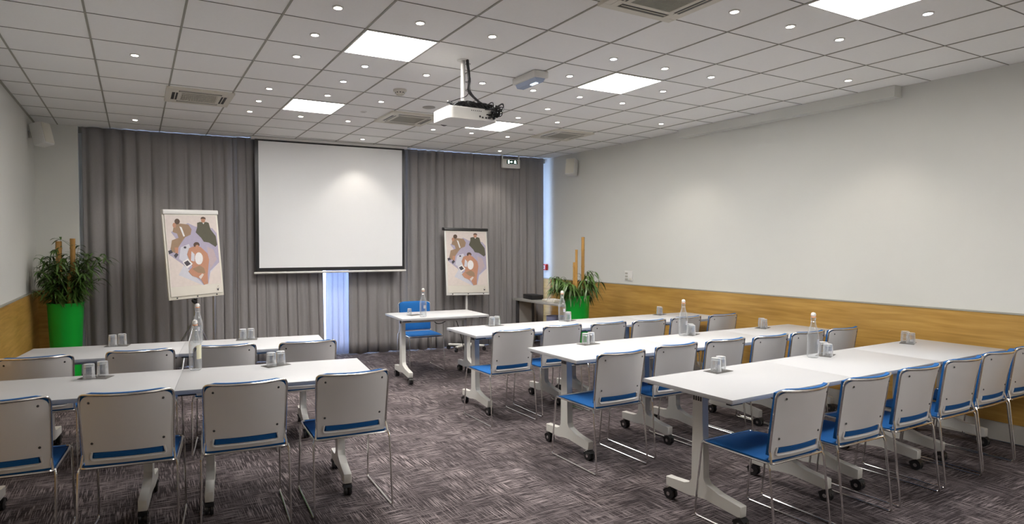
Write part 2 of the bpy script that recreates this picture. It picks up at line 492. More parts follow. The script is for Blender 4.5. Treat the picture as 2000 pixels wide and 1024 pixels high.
# two that are burnt out and one larger flat disc
d = downlight((5.5 * T, 3.5 * T, CEIL), 'unlit small downlight at the right side of the panel above the projection screen', lit=False)
dup(d, 'unlit small downlight at the right side of the panel behind the projector', (9.5 * T, 3.5 * T, CEIL))
bm = BM(); lathe(bm, [(0, -.006), (.055, -.006), (.066, -.002), (.066, .002)], seg=28, cap=False)
tag(obj('ceiling_disc', bm, M['dulllens'], loc=(3.46, 1.35, CEIL)), 'flat grey round disc on the ceiling behind the projector pole', 'ceiling cover')

# ------------------------------------------------------------------ air conditioning cassettes
def cassette(i, j, lb, slots, dark):
    t = thing('ceiling_air_conditioner', lb, 'air conditioner', ((i + .5) * T, (j + .5) * T + (.08 if j > 0 else 0), CEIL), group='square air conditioning cassettes')
    S = .287
    bm = BM(); a = S; b = .155; z0, z1 = -.020, .006
    # frame ring with four outlet slots
    for s in (-1, 1):
        box2(bm, (-a, s * .235 if s > 0 else -a, z0), (a, a if s > 0 else -.235, z1), .003)
        box2(bm, (s * .235 if s > 0 else -a, -.235, z0), (a if s > 0 else -.235, .235, z1), .003)
        box2(bm, (-.235, s * b if s > 0 else -.185, z0), (.235, .185 if s > 0 else -b, z1))
        box2(bm, (s * b if s > 0 else -.185, -b, z0), (.185 if s > 0 else -b, b, z1))
        for q in (-1, 1): box2(bm, (s * .185, q * .185, z0), (s * .235, q * .235, z1))
    obj('frame', bm, M['cream'], t, False)
    for k in range(4):
        rot = Matrix.Rotation(k * math.pi / 2, 4, 'Z')
        bm = BM(); box(bm, rot @ Vector((0, .21, -.012)), (.36 if k % 2 == 0 else .05, .05 if k % 2 == 0 else .36, .012), mi=0)
        for q in (-.004,):
            box(bm, rot @ Vector((0, .21 + q, -.019)), (.35 if k % 2 == 0 else .007, .007 if k % 2 == 0 else .35, .004), mi=1)
        obj('outlet_slot', bm, [M['black'], M['cream']], t, False)
    bm = BM(); box2(bm, (-b, -b, -.014 if not dark else -.008), (b, b, -.004), mi=0 if not dark else 1)
    n = 26
    for k in range(n):
        x = -b + (k + .5) * 2 * b / n
        box2(bm, (x - .0028, -b, -.020), (x + .0028, b, -.008), mi=0)
    for q in (-b * .5, 0, b * .5): box2(bm, (-b, q - .002, -.019), (b, q + .002, -.010), mi=0)
    obj('intake_grille', bm, [M['grille'] if not dark else M['cream'], M['black']], t, False)
cassette(2, 3, 'cream air conditioning cassette with dark grille, above the left curtain', 4, True)
cassette(6, 3, 'cream air conditioning cassette left of and behind the projector', 4, False)
cassette(10, 3, 'cream air conditioning cassette furthest right, above the exit sign', 4, False)
cassette(6, -4, 'large-looking air conditioning cassette cut off by the top edge', 4, False)

# smoke detector
t = thing('smoke_detector', 'round cream smoke detector on the ceiling left of the projector', 'smoke detector', (2.93, .83, CEIL))
bm = BM(); lathe(bm, [(.062, .001), (.062, -.012), (.05, -.018), (.045, -.018)], seg=24); obj('base', bm, M['cream'], t)
bm = BM(); lathe(bm, [(.045, -.018), (.043, -.034), (.034, -.044), (.03, -.044), (.03, -.040), (.02, -.040), (.018, -.052), (0, -.053)], seg=24, cap=False); obj('sensing_head', bm, M['cream'], t)
bm = BM()
for k in range(10):
    a = k * math.pi / 5; box(bm, (.043 * math.cos(a), .043 * math.sin(a), -.028), (.003, .012, .008), rz=a)
obj('vent_slots', bm, M['dark'], t, False)

# emergency light
t = thing('emergency_light', 'white box emergency light with pale blue cover on the ceiling', 'emergency light', (3.70, -.13, CEIL), 0)
bm = BM(); box2(bm, (-.07, -.165, -.055), (.07, .165, .0), .008); obj('housing', bm, M['white'], t)
bm = BM(); prism(bm, [(-.05, -.055), (.05, -.055), (.032, -.085), (-.032, -.085)], lambda a, b, s: (a, s, b), -.145, .145); obj('diffuser', bm, M['emdiff'], t)
bm = BM(); box2(bm, (-.012, -.10, -.088), (.012, -.02, -.085)); obj('pilot_lamp', bm, M['emtube'], t, False)

# ------------------------------------------------------------------ projector
PX, PY = 3.03, -.25
t = thing('projector', 'white ceiling projector with tangled cables hanging on a white pole', 'projector', (PX, PY, CEIL))
def rbox(bm, a, b, r, mi=0):
    # vertical-edge rounded slab
    pts = fillet([(a[0], a[1], 0), (b[0], a[1], 0), (b[0], b[1], 0), (a[0], b[1], 0)], r, 6, True)
    prism(bm, [(p.x, p.y) for p in pts], lambda x, y, z: (x, y, z), a[2], b[2], mi)
bm = BM(); rbox(bm, (-.215, -.14, -.478), (.205, .15, -.395), .05)
rbox(bm, (-.205, -.13, -.395), (.195, .14, -.388), .045)
obj('body', bm, M['white'], t)
bm = BM()
for k in range(6): box2(bm, (-.03 + k * .016, -.1415, -.415), (-.024 + k * .016, -.1395, -.408))
for k in range(3): box2(bm, (.06 + k * .03, -.142, -.462), (.075 + k * .03, -.139, -.45))
lathe(bm, [(0, 0), (.008, 0), (.008, .003)], (.045, -.139, -.45), seg=14, mtx=Matrix.Rotation(R(90), 4, 'X'))
obj('vents_and_sockets', bm, M['dark'], t)
bm = BM(); lathe(bm, [(.03, 0), (.045, .012), (.047, .03), (.04, .03), (.036, .018), (0, .016)], (-.10, .148, -.435), seg=20, mtx=Matrix.Rotation(R(-90), 4, 'X'), cap=False)
obj('lens_barrel', bm, M['black'], t)
bm = BM(); lathe(bm, [(.017, -.37), (.017, -.0)], (-.015, .02, 0), seg=16); lathe(bm, [(.045, -.004), (.045, 0)], (-.015, .02, 0), seg=20)
lathe(bm, [(.06, -.388), (.055, -.37), (.025, -.35), (.018, -.33)], (-.015, .02, 0), seg=16)
obj('ceiling_pole', bm, M['white'], t)
bm = BM()
box2(bm, (-.12, -.09, -.388), (.16, .09, -.340), .012); box2(bm, (-.05, -.04, -.345), (.05, .05, -.325), .006)
for s in (-1, 1):
    box2(bm, (-.15, s * .06 - .008, -.386), (.17, s * .06 + .008, -.372))
obj('mounting_bracket', bm, M['black'], t)
bm = BM(); rnd = random.Random(3)
for k in range(8):
    o = [rnd.uniform(-.010, .010) for _ in range(8)]
    pts = [(.005 + o[0], -.01 + o[1], 0), (.008 + o[2], -.02 + o[3], -.07), (.008 + 2 * o[4], -.02 + 2 * o[5], -.16), (.01 + o[6], -.02 + o[7], -.24),
           (.07 + o[0], -.05 + o[1], -.31), (.13 + 2 * o[3], -.09 + o[4], -.365 + o[5]), (.17 + 2 * o[6], -.135 + o[1], -.385), (.15 + 3 * o[7], -.165 + o[2], -.43 + 2 * o[3])]
    tube(bm, fillet(pts, .04, 3), .0055 if k < 6 else .007, 6)
tube(bm, fillet([(.02, -.03, -.235), (-.02, -.05, -.29), (-.12, -.09, -.33), (-.19, -.10, -.36)], .05, 3), .003, 6)
for k in range(26):
    a = rnd.uniform(-.18, .08); pts = [(a, -.1 + rnd.uniform(-.02, .03), -.385), (a + .04, -.11 + rnd.uniform(-.02, .02), -.335 - rnd.uniform(0, .03)), (a + .09, -.11 + rnd.uniform(-.02, .02), -.345), (a + .14, -.12, -.383)]
    tube(bm, fillet(pts, .03, 3), .004, 6)
for k in range(13):
    a = rnd.uniform(.10, .2); c = rnd.uniform(-.42, -.36)
    pts = [(a, -.10, c), (a + .03, -.17 - rnd.uniform(0, .02), c + .03), (a + .04, -.17, c - .03), (a - .02, -.145, c - .03)]
    tube(bm, fillet(pts, .03, 4), .004, 6)
for q in (-.035, -.17, -.235): tube(bm, [(.008 + .019 * math.cos(x * .785), -.018 + .019 * math.sin(x * .785), q) for x in range(8)], .002, 5, True)
for k in range(4): box(bm, (.12 + k * .022, -.150, -.455 + (k % 2) * .02), (.014, .03, .014), bev=.002)
box(bm, (-.185, -.09, -.362), (.05, .022, .022), rz=.6, bev=.003); box(bm, (.19, -.12, -.365), (.035, .03, .03), rz=.3, bev=.004)
obj('cables', bm, M['black'], t)

# ------------------------------------------------------------------ curtains, screen, exit sign
def curtain(name, lb, x0, x1, seed, m, z0=0.006, z1=2.966, amp=.042, off=0.0, taper0=0.0, taper1=0.0, wl=.15, yplane=0.0):
    rnd = random.Random(seed); n = int((x1 - x0) / .010); bm = BM(); NZ = 16
    ph = []; a = 0
    for k in range(n + 1):
        a += .010 / (wl * (0.75 + .5 * abs(math.sin(k * .013 + seed)) + .25 * math.sin(k * .047 + 2 * seed))) * 2 * math.pi
        ph.append(a)
    am = [amp * (0.65 + .35 * math.sin(k * .021 + seed * 1.7)) * (.25 + .75 * min(1, k * .01 / .16, (n - k) * .01 / .16)) for k in range(n + 1)]
    rows = []
    for z in range(NZ + 1):
        f = z / NZ; zz = z0 + (z1 - z0) * f; row = []
        for k in range(n + 1):
            x = x0 + (x1 - x0) * k / n
            xx = x + taper0 * (1 - k / n) * (1 - f) + taper1 * (k / n) * (1 - f)
            s = math.sin(ph[k] + .25 * math.sin(f * 3 + k * .01))
            s2 = math.copysign(abs(s) ** .75, s)
            y = yb(x) + off + am[k] * (1.0 - .25 * f) * s2 + .010 * math.sin(2.3 * ph[k] + 4 * f) * (1 - f * .5)
            if yplane: y += yplane
            xx += .018 * math.cos(ph[k]) * (1 - .3 * f)
            row.append(bm.verts.new((xx, y, zz + (0.006 * math.sin(ph[k] * .5) if z == 0 else 0))))
        rows.append(row)
    for z in range(NZ):
        for k in range(n):
            bm.faces.new((rows[z][k], rows[z][k + 1], rows[z + 1][k + 1], rows[z + 1][k]))
    o = obj(name, bm, m, None, True, ang=180)
    s = o.modifiers.new('thick', 'SOLIDIFY'); s.thickness = .0015
    return tag(o, lb, 'curtain')
curtain('curtain', 'grey floor-length curtain at far left, behind the left flipchart', .225, 2.00, 1.3, M['curtain'], wl=.165, amp=.05)
curtain('curtain', 'grey floor-length curtain left of the bright gap below the screen', 1.95, 3.04, 2.2, M['curtain'], off=-.04, taper1=.05, wl=.13)
curtain('curtain', 'grey floor-length curtain right of the bright gap, behind the right half of the screen', 3.44, 4.35, 3.1, M['curtain'], off=.02, wl=.14, amp=.036)
curtain('curtain', 'grey floor-length curtain at far right, behind the right flipchart', 4.30, 6.645, 4.6, M['curtain'], off=-.03, wl=.14, amp=.038)
curtain('net_curtain', 'thin lilac-white net curtain glowing in the gap below the screen', 3.14, 3.50, 5.2, M['sheer'], off=.10, amp=.02, wl=.09, z0=.01)
curtain('net_curtain', 'thin white net curtain in the slit by the right wall', 6.55, 6.70, 6.1, M['sheer'], off=.16, amp=.012, wl=.07)

# projection screen
t = thing('projection_screen', 'large white pull-down projection screen with black border before the curtains', 'projection screen', (3.18, 3.842, 0), math.atan(-.056))
zt, zb_ = 2.935, 1.215
bm = BM(); box2(bm, (-1.02, -.002, zb_), (1.02, .0, zt), mi=0); obj('black_border', bm, M['black'], t, False)
bm = BM(); box2(bm, (-.975, -.0035, zb_ + .045), (.985, -.002, zt - .022)); obj('white_surface', bm, M['screen'], t, False)
bm = BM(); lathe(bm, [(0, -1.04), (.012, -1.04), (.0145, -1.03), (.0145, 1.03), (.012, 1.04), (0, 1.04)], (0, -.001, 1.195), seg=14, mtx=Matrix.Rotation(R(90), 4, 'Y'), cap=False)
obj('weight_bar', bm, M['white'], t)
bm = BM(); box2(bm, (-1.06, -.03, zt), (1.06, .07, CEIL - .001), .004); obj('housing', bm, M['white'], t)

# exit sign
t = thing('exit_sign', 'white wall box with lit green running-man exit pictogram', 'exit sign', (5.99, 3.765, 2.835), math.atan(-.056))
bm = BM(); box2(bm, (-.155, -.02, -.07), (.155, .03, .068), .006); obj('housing', bm, M['white'], t)
bm = BM(); box2(bm, (-.155, .0, .066), (-.14, .02, .134)); box2(bm, (.14, .0, .066), (.155, .02, .134)); obj('bracket', bm, M['white'], t)
bm = BM(); box2(bm, (-.085, -.0225, -.008), (.105, -.0200, .055)); pl = obj('green_panel', bm, M['signgreen'], t, False)
bm = BM(); e = -.0235
def flat(bm, poly, y0=-.0240, y1=-.0226): prism(bm, poly, lambda a, b, s: (a, s, b), y0, y1)
flat(bm, [(-.062, .0), (-.062, .048), (-.040, .048), (-.040, .0)])                       # door
flat(bm, [(-.022, .018), (.0, .018), (.0, .008), (.016, .024), (.0, .040), (.0, .030), (-.022, .030)])   # arrow
hd = [(.062 + .006 * math.cos(a * .785), .046 + .006 * math.sin(a * .785)) for a in range(8)]; flat(bm, hd)
flat(bm, [(.052, .036), (.068, .040), (.084, .030), (.081, .026), (.070, .031), (.068, .020), (.084, .004), (.078, .0), (.064, .014), (.050, .0), (.044, .004), (.056, .018), (.056, .030), (.046, .024), (.042, .028)])
obj('pictogram', bm, M['signlit'], pl, False)

# ------------------------------------------------------------------ wall fittings
def speaker(loc, rz, lb, tilt):
    t = thing('wall_speaker', lb, 'loudspeaker', loc, rz)
    rt = Matrix.Rotation(tilt, 4, 'X')
    bm = BM(); box(bm, (0, -.13, 0), (.16, .14, .25), bev=.02, rot=rt); obj('cabinet', bm, M['white'], t)
    bm = BM(); box(bm, Vector((0, -.13, 0)) + rt @ Vector((0, -.071, 0)), (.13, .006, .22), bev=.002, rot=rt); obj('front_grille', bm, M['cream'], t)
    bm = BM(); box2(bm, (-.03, -.012, -.04), (.03, .0, .04), .002); tube(bm, [(0, -.01, 0), (0, -.07, 0)], .012); obj('wall_bracket', bm, M['white'], t)
speaker((XL + .02, 3.80, 2.77), R(58), 'small white loudspeaker high in the left corner', R(-14))
speaker((xr(3.12), 3.14, 2.74), R(-60), 'small white loudspeaker high on the right wall near the corner', R(-12))
t = thing('fire_alarm_call_point', 'small red fire alarm call point by the right curtain edge', 'fire alarm', (xr(3.86), 3.86, 1.20), R(-90))
bm = BM(); box2(bm, (-.05, -.045, -.05), (.05, 0, .05), .006); obj('housing', bm, M['red'], t)
bm = BM(); box2(bm, (-.028, -.048, -.028), (.028, -.045, .028)); box2(bm, (-.012, -.049, -.012), (.012, -.048, .012), mi=1); obj('break_plate', bm, [M['white'], M['red']], t, False)
t = thing('wall_switch_panel', 'small white switch panel above the oak panelling on the right wall', 'switch', (xr(1.97), 1.97, 1.13), R(-90))
bm = BM(); box2(bm, (-.075, -.014, -.062), (.075, 0, .075), .004); obj('face_plate', bm, M['white'], t)
for q in (-.04, 0, .04):
    bm = BM(); box2(bm, (-.060, -.019, q - .012), (-.012, -.014, q + .012), .001); obj('button', bm, M['grille'], t)
bm = BM(); box2(bm, (.02, -.0185, -.05), (.06, -.014, -.02), .001); obj('label_window', bm, M['cream'], t)

# ------------------------------------------------------------------ flip-top tables
def caster_bm(bm, x, y):
    # twin wheels with a hood
    for s in (-1, 1):
        lathe(bm, [(0, -.011), (.022, -.011), (.031, -.007), (.035, .001), (.034, .010), (0, .010)], (x + s * .012, y, .035), seg=20, mtx=Matrix.Rotation(R(90 if s < 0 else -90) , 4, 'Y') @ Matrix.Rotation(math.pi, 4, 'X'), cap=False)
    lathe(bm, [(0, -.012), (.016, -.012), (.016, .012), (0, .012)], (x, y, .034), seg=12, mtx=Matrix.Rotation(R(90), 4, 'Y'), cap=False, mi=1)
    for s in (-1, 1):
        lathe(bm, [(0, 0), (.012, 0), (.012, .002), (0, .002)], (x + s * .024, y, .034), seg=12, mtx=Matrix.Rotation(R(90), 4, 'Y'), cap=False, mi=1)
    for q in range(5):
        a = R(20 + q * 28); box(bm, (x, y + .036 * math.cos(a), .035 + .036 * math.sin(a)), (.05, .019, .004), rot=Matrix.Rotation(a - R(90), 4, 'X'), mi=1 if q in (1, 2) else 0)
    lathe(bm, [(.008, .06), (.008, .085)], (x, y, 0), seg=8, mi=1)
def make_table(name, lb, cx, cy, L, rz, group, D=.62, H=.748, ins=.17, cat='table'):
    t = thing(name, lb, cat, (cx, cy, 0), rz, group)
    bm = BM(); h = L / 2 - .0002
    box2(bm, (-h, -D / 2, H - .024), (h, D / 2, H), .0012, mi=1)
    for f in bm.faces:
        if f.normal.z > .9 and f.calc_center_median().z > H - .003: f.material_index = 0
    obj('tabletop', bm, [M['laminate'], M['tabedge']], t)
    for s in (-1, 1):
        x = s * (L / 2 - ins); w = .024
        bm = BM()
        prof = [(-.005, .70), (.068, .70), (.066, .185), (.085, .155), (.12, .142), (.262, .140), (.262, .082), (.10, .078), (.03, .092), (-.03, .100), (-.235, .072), (-.26, .076), (-.262, .138), (-.12, .155), (-.03, .180), (-.012, .21)]
        cxm = .03
        prism(bm, [(a, b) for a, b in prof], lambda a, b, q: (x + q, a, b), -w, w)
        bmesh.ops.bevel(bm, geom=list(bm.edges), offset=.004, segments=1, affect='EDGES')
        lg = obj('leg', bm, M['legpaint'], t)
        for y in (.245, -.245):
            bm = BM(); caster_bm(bm, x, y); obj('caster', bm, [M['black'], M['chrome']], lg)
        bm = BM(); box2(bm, (x - .028, -.10, .702), (x + .028, .15, H - .025), .006)
        for q in range(4): box2(bm, (x - .027, .004 + q * .016, .655), (x + .027, .012 + q * .016, .690))
        obj('tilt_mechanism', bm, M['dark'], t)
        bm = BM(); box2(bm, (s * (L / 2 - .11), -D / 2 + .02, H - .036), (s * (L / 2 - .015), -D / 2 + .05, H - .024)); box2(bm, (s * (L / 2 - .11), D / 2 - .05, H - .036), (s * (L / 2 - .015), D / 2 - .02, H - .024))
        obj('linking_bracket', bm, M['black'], t, False)
    bm = BM(); box2(bm, (-L / 2 + ins, .01, .655), (L / 2 - ins, .05, .705), .004); obj('crossbeam', bm, M['legpaint'], t)
    return t
G1, G2 = 'white folding tables of the right block', 'white folding tables of the left block'
RX = [3.50, 4.64, 5.71, 6.70]
RY = {'front': -1.965, 'middle': -.705, 'back': .655}
NM = ['end next to the aisle', 'middle', 'end next to the oak panelling']
RN = {'front': 'nearest row', 'middle': 'middle row', 'back': 'farthest row'}
for r, cy in RY.items():
    sl = {'front': .022, 'middle': -.012, 'back': -.028}[r]
    x1 = {'front': 6.73, 'middle': 6.68, 'back': 6.64}[r]; x0 = {'front': 3.505, 'middle': 3.50, 'back': 3.462}[r]
    xs = [x0, x0 + (x1 - x0) * .353, x0 + (x1 - x0) * .685, x1]
    for k in range(3):
        c = (xs[k] + xs[k + 1]) / 2
        make_table('folding_table', 'white wheeled table, %s of the %s on the right' % (NM[k], RN[r]), c, cy + sl * (c - x0), xs[k + 1] - xs[k], math.atan(sl), G1)
def line_tables(p, q, names, rown):
    # p,q : back corners left/right
    for (a, b), nm in zip(((p[0], p[1]), (p[1], p[2])), names):
        ang = math.atan2(b[1] - a[1], b[0] - a[0]); L = math.hypot(b[0] - a[0], b[1] - a[1])
        c = Vector(((a[0] + b[0]) / 2, (a[1] + b[1]) / 2)) + Vector((math.sin(ang), -math.cos(ang))) * .32
        make_table('folding_table', 'white wheeled table, %s of the %s on the left' % (nm, rown), c.x, c.y, L, ang, G2, D=.64)
line_tables([(-.09, .105), (1.05, -.048), (2.175, -.195)], None, ['left part', 'right part next to the aisle'], 'nearer row')
line_tables([(.075, 1.375), (1.15, 1.225), (2.235, 1.075)], None, ['left part', 'right part next to the aisle'], 'farther row')
make_table('presenter_table', 'small white wheeled presenter table in front of the curtains', 3.905, 2.105, 1.06, R(-4.0), None, D=.64, ins=.12)

# ------------------------------------------------------------------ chairs
def back_pt(u, v, off=0):
    """u -1..1 across, v 0..1 up : point of the curved back surface"""
    w2 = .200 + .008 * v
    x = u * w2
    y = -.200 - .048 * v - .066 * (1 - u * u) * (.22 + .78 * v) + off
    return Vector((x, y, .468 + .345 * v))
def make_chair(lb, loc, rz, group):
    t = thing('conference_chair', lb, 'chair', loc, rz, group)
    # upholstered seat
    bm = BM(); NX, NY = 12, 10; top = []; bot = []
    for j in range(NY + 1):
        a = []; b = []
        for i in range(NX + 1):
            u = -1 + 2 * i / NX; v = -1 + 2 * j / NY
            su = math.copysign(1 - (1 - abs(u)) ** 1.6, u) if abs(u) > .6 else u * (1 - .4 ** 1.6) / .6
            x = u * .212; y = v * .205 + .008
            if abs(u) > .85 and abs(v) > .8: x *= .975; y *= .98
            edge = max(abs(u), abs(v)) ** 6
            z = .462 - .012 * edge - .010 * (1 - u * u) * (1 - v * v) - (.014 * max(0, v) ** 3)
            a.append(bm.verts.new((x, y, z))); b.append(bm.verts.new((x * .985, y * .985, .434 - .010 * max(0, v) ** 3)))
        top.append(a); bot.append(b)
    for j in range(NY):
        for i in range(NX):
            bm.faces.new((top[j][i], top[j][i + 1], top[j + 1][i + 1], top[j + 1][i])); bm.faces.new((bot[j][i], bot[j + 1][i], bot[j + 1][i + 1], bot[j][i + 1]))
    for i in range(NX):
        bm.faces.new((top[0][i], bot[0][i], bot[0][i + 1], top[0][i + 1])); bm.faces.new((top[NY][i], top[NY][i + 1], bot[NY][i + 1], bot[NY][i]))
    for j in range(NY):
        bm.faces.new((top[j][0], top[j + 1][0], bot[j + 1][0], bot[j][0])); bm.faces.new((top[j][NX], bot[j][NX], bot[j + 1][NX], top[j + 1][NX]))
    obj('seat', bm, M['blue'], t, ang=60)
    # chrome rail round the seat
    bm = BM()
    tube(bm, fillet([(-.219, -.222, .440), (.219, -.222, .440), (.219, .220, .438), (-.219, .220, .438)], .035, 5, True), .0062, 8, True)
    obj('seat_frame', bm, M['chrome'], t)
    # two sled loops
    for s in (-1, 1):
        bm = BM()
        pts = [(s * .219, -.205, .444), (s * .226, -.218, .42), (s * .230, -.262, .0065), (s * .227, .250, .0065), (s * .222, .208, .43), (s * .219, .195, .440)]
        tube(bm, fillet(pts, .022, 4), .0062, 8); obj('sled_leg', bm, M['chrome'], t)
    # white back shell with its long slot
    bm = BM(); NU, NV = 22, 22
    def shell(v0, off):
        g = []
        for j in range(NV + 1):
            v = -.05 + 1.05 * j / NV; row = []
            for i in range(NU + 1):
                u = -1 + 2 * i / NU
                # rounded corners
                cu, cv = u, v
                r = .13
                if abs(u) > 1 - r * 1.7 and (v > 1 - r or v < r * .6):
                    du = (abs(u) - (1 - r * 1.7)) / (r * 1.7); 
                    if v > 1 - r:
                        dv = (v - (1 - r)) / r; l = math.hypot(du, dv); m_ = max(du, dv)
                        if l > 1e-6:
                            k = m_ / l; du *= k; dv *= k
                        cu = math.copysign(1 - r * 1.7 + du * r * 1.7, u); cv = 1 - r + dv * r
                row.append(bm.verts.new(back_pt(cu, cv, off)))
            g.append(row)
        return g
    A = shell(0, 0); B = shell(0, .005)
    hole = lambda i, j: 2 <= j < 4 and 2 <= i < NU - 2
    for j in range(NV):
        for i in range(NU):
            if hole(i, j): continue
            bm.faces.new((A[j][i], A[j][i + 1], A[j + 1][i + 1], A[j + 1][i])); bm.faces.new((B[j][i], B[j + 1][i], B[j + 1][i + 1], B[j][i + 1]))
            for (di, dj, e) in ((-1, 0, 'l'), (1, 0, 'r'), (0, -1, 'b'), (0, 1, 't')):
                ii, jj = i + di, j + dj
                if 0 <= ii < NU and 0 <= jj < NV and not hole(ii, jj): continue
                if e == 'l': q = (A[j][i], A[j + 1][i], B[j + 1][i], B[j][i])
                if e == 'r': q = (A[j][i + 1], B[j][i + 1], B[j + 1][i + 1], A[j + 1][i + 1])
                if e == 'b': q = (A[j][i], B[j][i], B[j][i + 1], A[j][i + 1])
                if e == 't': q = (A[j + 1][i], A[j + 1][i + 1], B[j + 1][i + 1], B[j + 1][i])
                bm.faces.new(q)
    # raised lip under and round the slot
    zl = .468 + .345 * (1 / NV)
    lp = [back_pt(-.815, .145, -.002), back_pt(-.85, .05, -.005)] + [back_pt(u / 10, .020, -.006) for u in range(-8, 9, 2)] + [back_pt(.85, .05, -.005), back_pt(.815, .145, -.002)]
    tube(bm, fillet(lp, .012, 3), .0055, 6)
    sh = obj('back_shell', bm, M['shell'], t, ang=50)
    for u in (-.80, .80):
        for v in (.28, .90):
            bm = BM(); c = back_pt(u, v, -.001)
            lathe(bm, [(0, .0035), (.004, .003), (.0065, 0)], c, seg=12, mtx=Matrix.Rotation(R(90), 4, 'X'), cap=False)
            obj('screw', bm, M['dark'], sh)
    # blue pad in front of the shell
    bm = BM(); NU, NV = 16, 14; F = []; K = []
    for j in range(NV + 1):
        v = .02 + 1.025 * j / NV; a = []; b = []
        for i in range(NU + 1):
            u = -1.0 + 2.0 * i / NU
            ed = max(abs(u), abs(2 * j / NV - 1)) ** 8
            if v > .9 and abs(u) > .8: v2 = v - (abs(u) - .8) * .30
            else: v2 = v
            a.append(bm.verts.new(back_pt(u, v2, .005 + .001))); b.append(bm.verts.new(back_pt(u * .995, v2 + .012 * (1 - ed), .040 - .014 * ed)))
        F.append(a); K.append(b)
    for j in range(NV):
        for i in range(NU):
            bm.faces.new((F[j][i], F[j][i + 1], F[j + 1][i + 1], F[j + 1][i])); bm.faces.new((K[j][i], K[j + 1][i], K[j + 1][i + 1], K[j][i + 1]))
    for i in range(NU):
        bm.faces.new((F[0][i], K[0][i], K[0][i + 1], F[0][i + 1])); bm.faces.new((F[NV][i], F[NV][i + 1], K[NV][i + 1], K[NV][i]))
    for j in range(NV):
        bm.faces.new((F[j][0], F[j + 1][0], K[j + 1][0], K[j][0])); bm.faces.new((F[j][NU], K[j][NU], K[j + 1][NU], F[j + 1][NU]))
    # strip of the pad that fills the slot
    g = []
    for u in range(-17, 18): 
        g.append((bm.verts.new(back_pt(u / 22, .052, -.004)), bm.verts.new(back_pt(u / 22, .128, -.004)), bm.verts.new(back_pt(u / 22, .134, .007)), bm.verts.new(back_pt(u / 22, .047, .007))))
    for a, b in zip(g, g[1:]):
        for q in range(4): bm.faces.new((a[q], b[q], b[(q + 1) % 4], a[(q + 1) % 4]))
    bm.faces.new(g[0]); bm.faces.new(g[-1])
    obj('backrest_pad', bm, M['blue'], t, ang=60)
    # chrome hoop round the back
    bm = BM()
    pts = [Vector((-.214, -.218, .445))] + [back_pt(-1.03, v / 10, 0) for v in (1, 3, 6, 8)] + [back_pt(-1.03, .93, 0), back_pt(-1.005, .99, 0), back_pt(-.93, 1.02, 0)]
    pts += [back_pt(u / 10, 1.02, 0) for u in range(-7, 8, 2)] + [back_pt(.93, 1.02, 0), back_pt(1.005, .99, 0), back_pt(1.03, .93, 0)] + [back_pt(1.03, v / 10, 0) for v in (8, 6, 3, 1)] + [Vector((.214, -.218, .445))]
    tube(bm, fillet(pts, .012, 3), .0062, 8); obj('back_frame', bm, M['chrome'], t)
    return t
# front row / middle / far row of the right block
POSN = ['nearest the aisle', 'second from the aisle', 'third from the aisle', 'fourth from the aisle', 'second from the oak wall', 'closest to the oak wall']
ch = {'front': [(3.84, -2.20), (4.42, -2.205), (4.985, -2.195), (5.545, -2.185), (6.07, -2.165), (6.565, -2.16)],
      'middle': [(3.735, -.965), (4.325, -.905), (4.865, -.905), (5.355, -.94), (5.845, -.945), (6.335, -.95)],
      'back': [(3.675, .31), (4.245, .365), (4.745, .315), (5.235, .28), (5.775, .315), (6.305, .29)]}
GC = 'blue and white conference chairs of the right block'
c0 = None
for r in ('front', 'middle', 'back'):
    for k, (x, y) in enumerate(ch[r]):
        lb = 'blue-seated white-backed chair, %s, in the %s on the right' % (POSN[k], RN[r])
        rz = R([0, -1, .6, -.6, .8, 0][k] * (1 if r != 'middle' else -1))
        if c0 is None: c0 = make_chair(lb, (x, y, 0), rz, GC)
        else: dup(c0, lb, (x, y, 0), rz, GC)
GL = 'blue and white conference chairs of the left block'
PL = ['leftmost', 'second from the left', 'third from the left', 'rightmost, beside the aisle']
for nm, row in (('nearer', [(.22, -.575, -5), (.775, -.665, -8), (1.325, -.715, -5), (1.905, -.745, -3)]), ('farther', [(.21, .70, -3), (.845, .675, -8), (1.395, .625, -8), (1.965, .52, -5)])):
    for k, (x, y, a) in enumerate(row):
        if nm == 'nearer' and k == 0: lb = 'blue-seated white-backed chair cut off by the left edge of the picture'
        else: lb = 'blue-seated white-backed chair, %s, in the %s row on the left' % (PL[k], nm)
        dup(c0, lb, (x, y, 0), R(a), GL)
dup(c0, 'blue chair facing the room behind the presenter table', (3.95, 2.66, 0), R(176))['group'] = 'single presenter chair'

# ------------------------------------------------------------------ glasses, coasters, bottles
TZ = .748
def glass_thing(lb, loc, grp, sc=1.0, rz=0):
    t = thing('drinking_glass', lb, 'drinking glass', loc, rz, grp)
    bm = BM(); r0, r1, h = .033, .029, .088          # turned upside down: rim below
    lathe(bm, [(r0, 0), (r0, .002), (r1 + .001, h - .014), (r1, h), (r1 - .003, h + .001), (0, h + .001)], seg=12, cap=False)
    lathe(bm, [(r0 - .002, 0.0), (r1 - .002, h - .018), (r1 - .006, h - .015), (0, h - .015)], seg=12, cap=False)
    obj('bowl', bm, M['glass'], t, ang=20)
    bm = BM(); lathe(bm, [(0, h - .014), (r1 - .001, h - .014), (r1 - .001, h - .001), (0, h - .001)], seg=12, cap=False)
    obj('thick_base', bm, M['bottleglass'], t, ang=20)
    t.scale = (sc, sc, sc)
    return t
def line_y(r, x): # back edge of table rows
    x0 = {'front': 3.505, 'middle': 3.50, 'back': 3.462}[r]; sl = {'front': .022, 'middle': -.012, 'back': -.028}[r]
    return RY[r] + sl * (x - x0) + .31
gp = []
for x in (4.07, 5.245, 6.41): gp.append((x, line_y('front', x) - .085, 'front'))
for x in (4.045, 5.215, 6.19): gp.append((x, line_y('middle', x) - .075, 'middle'))
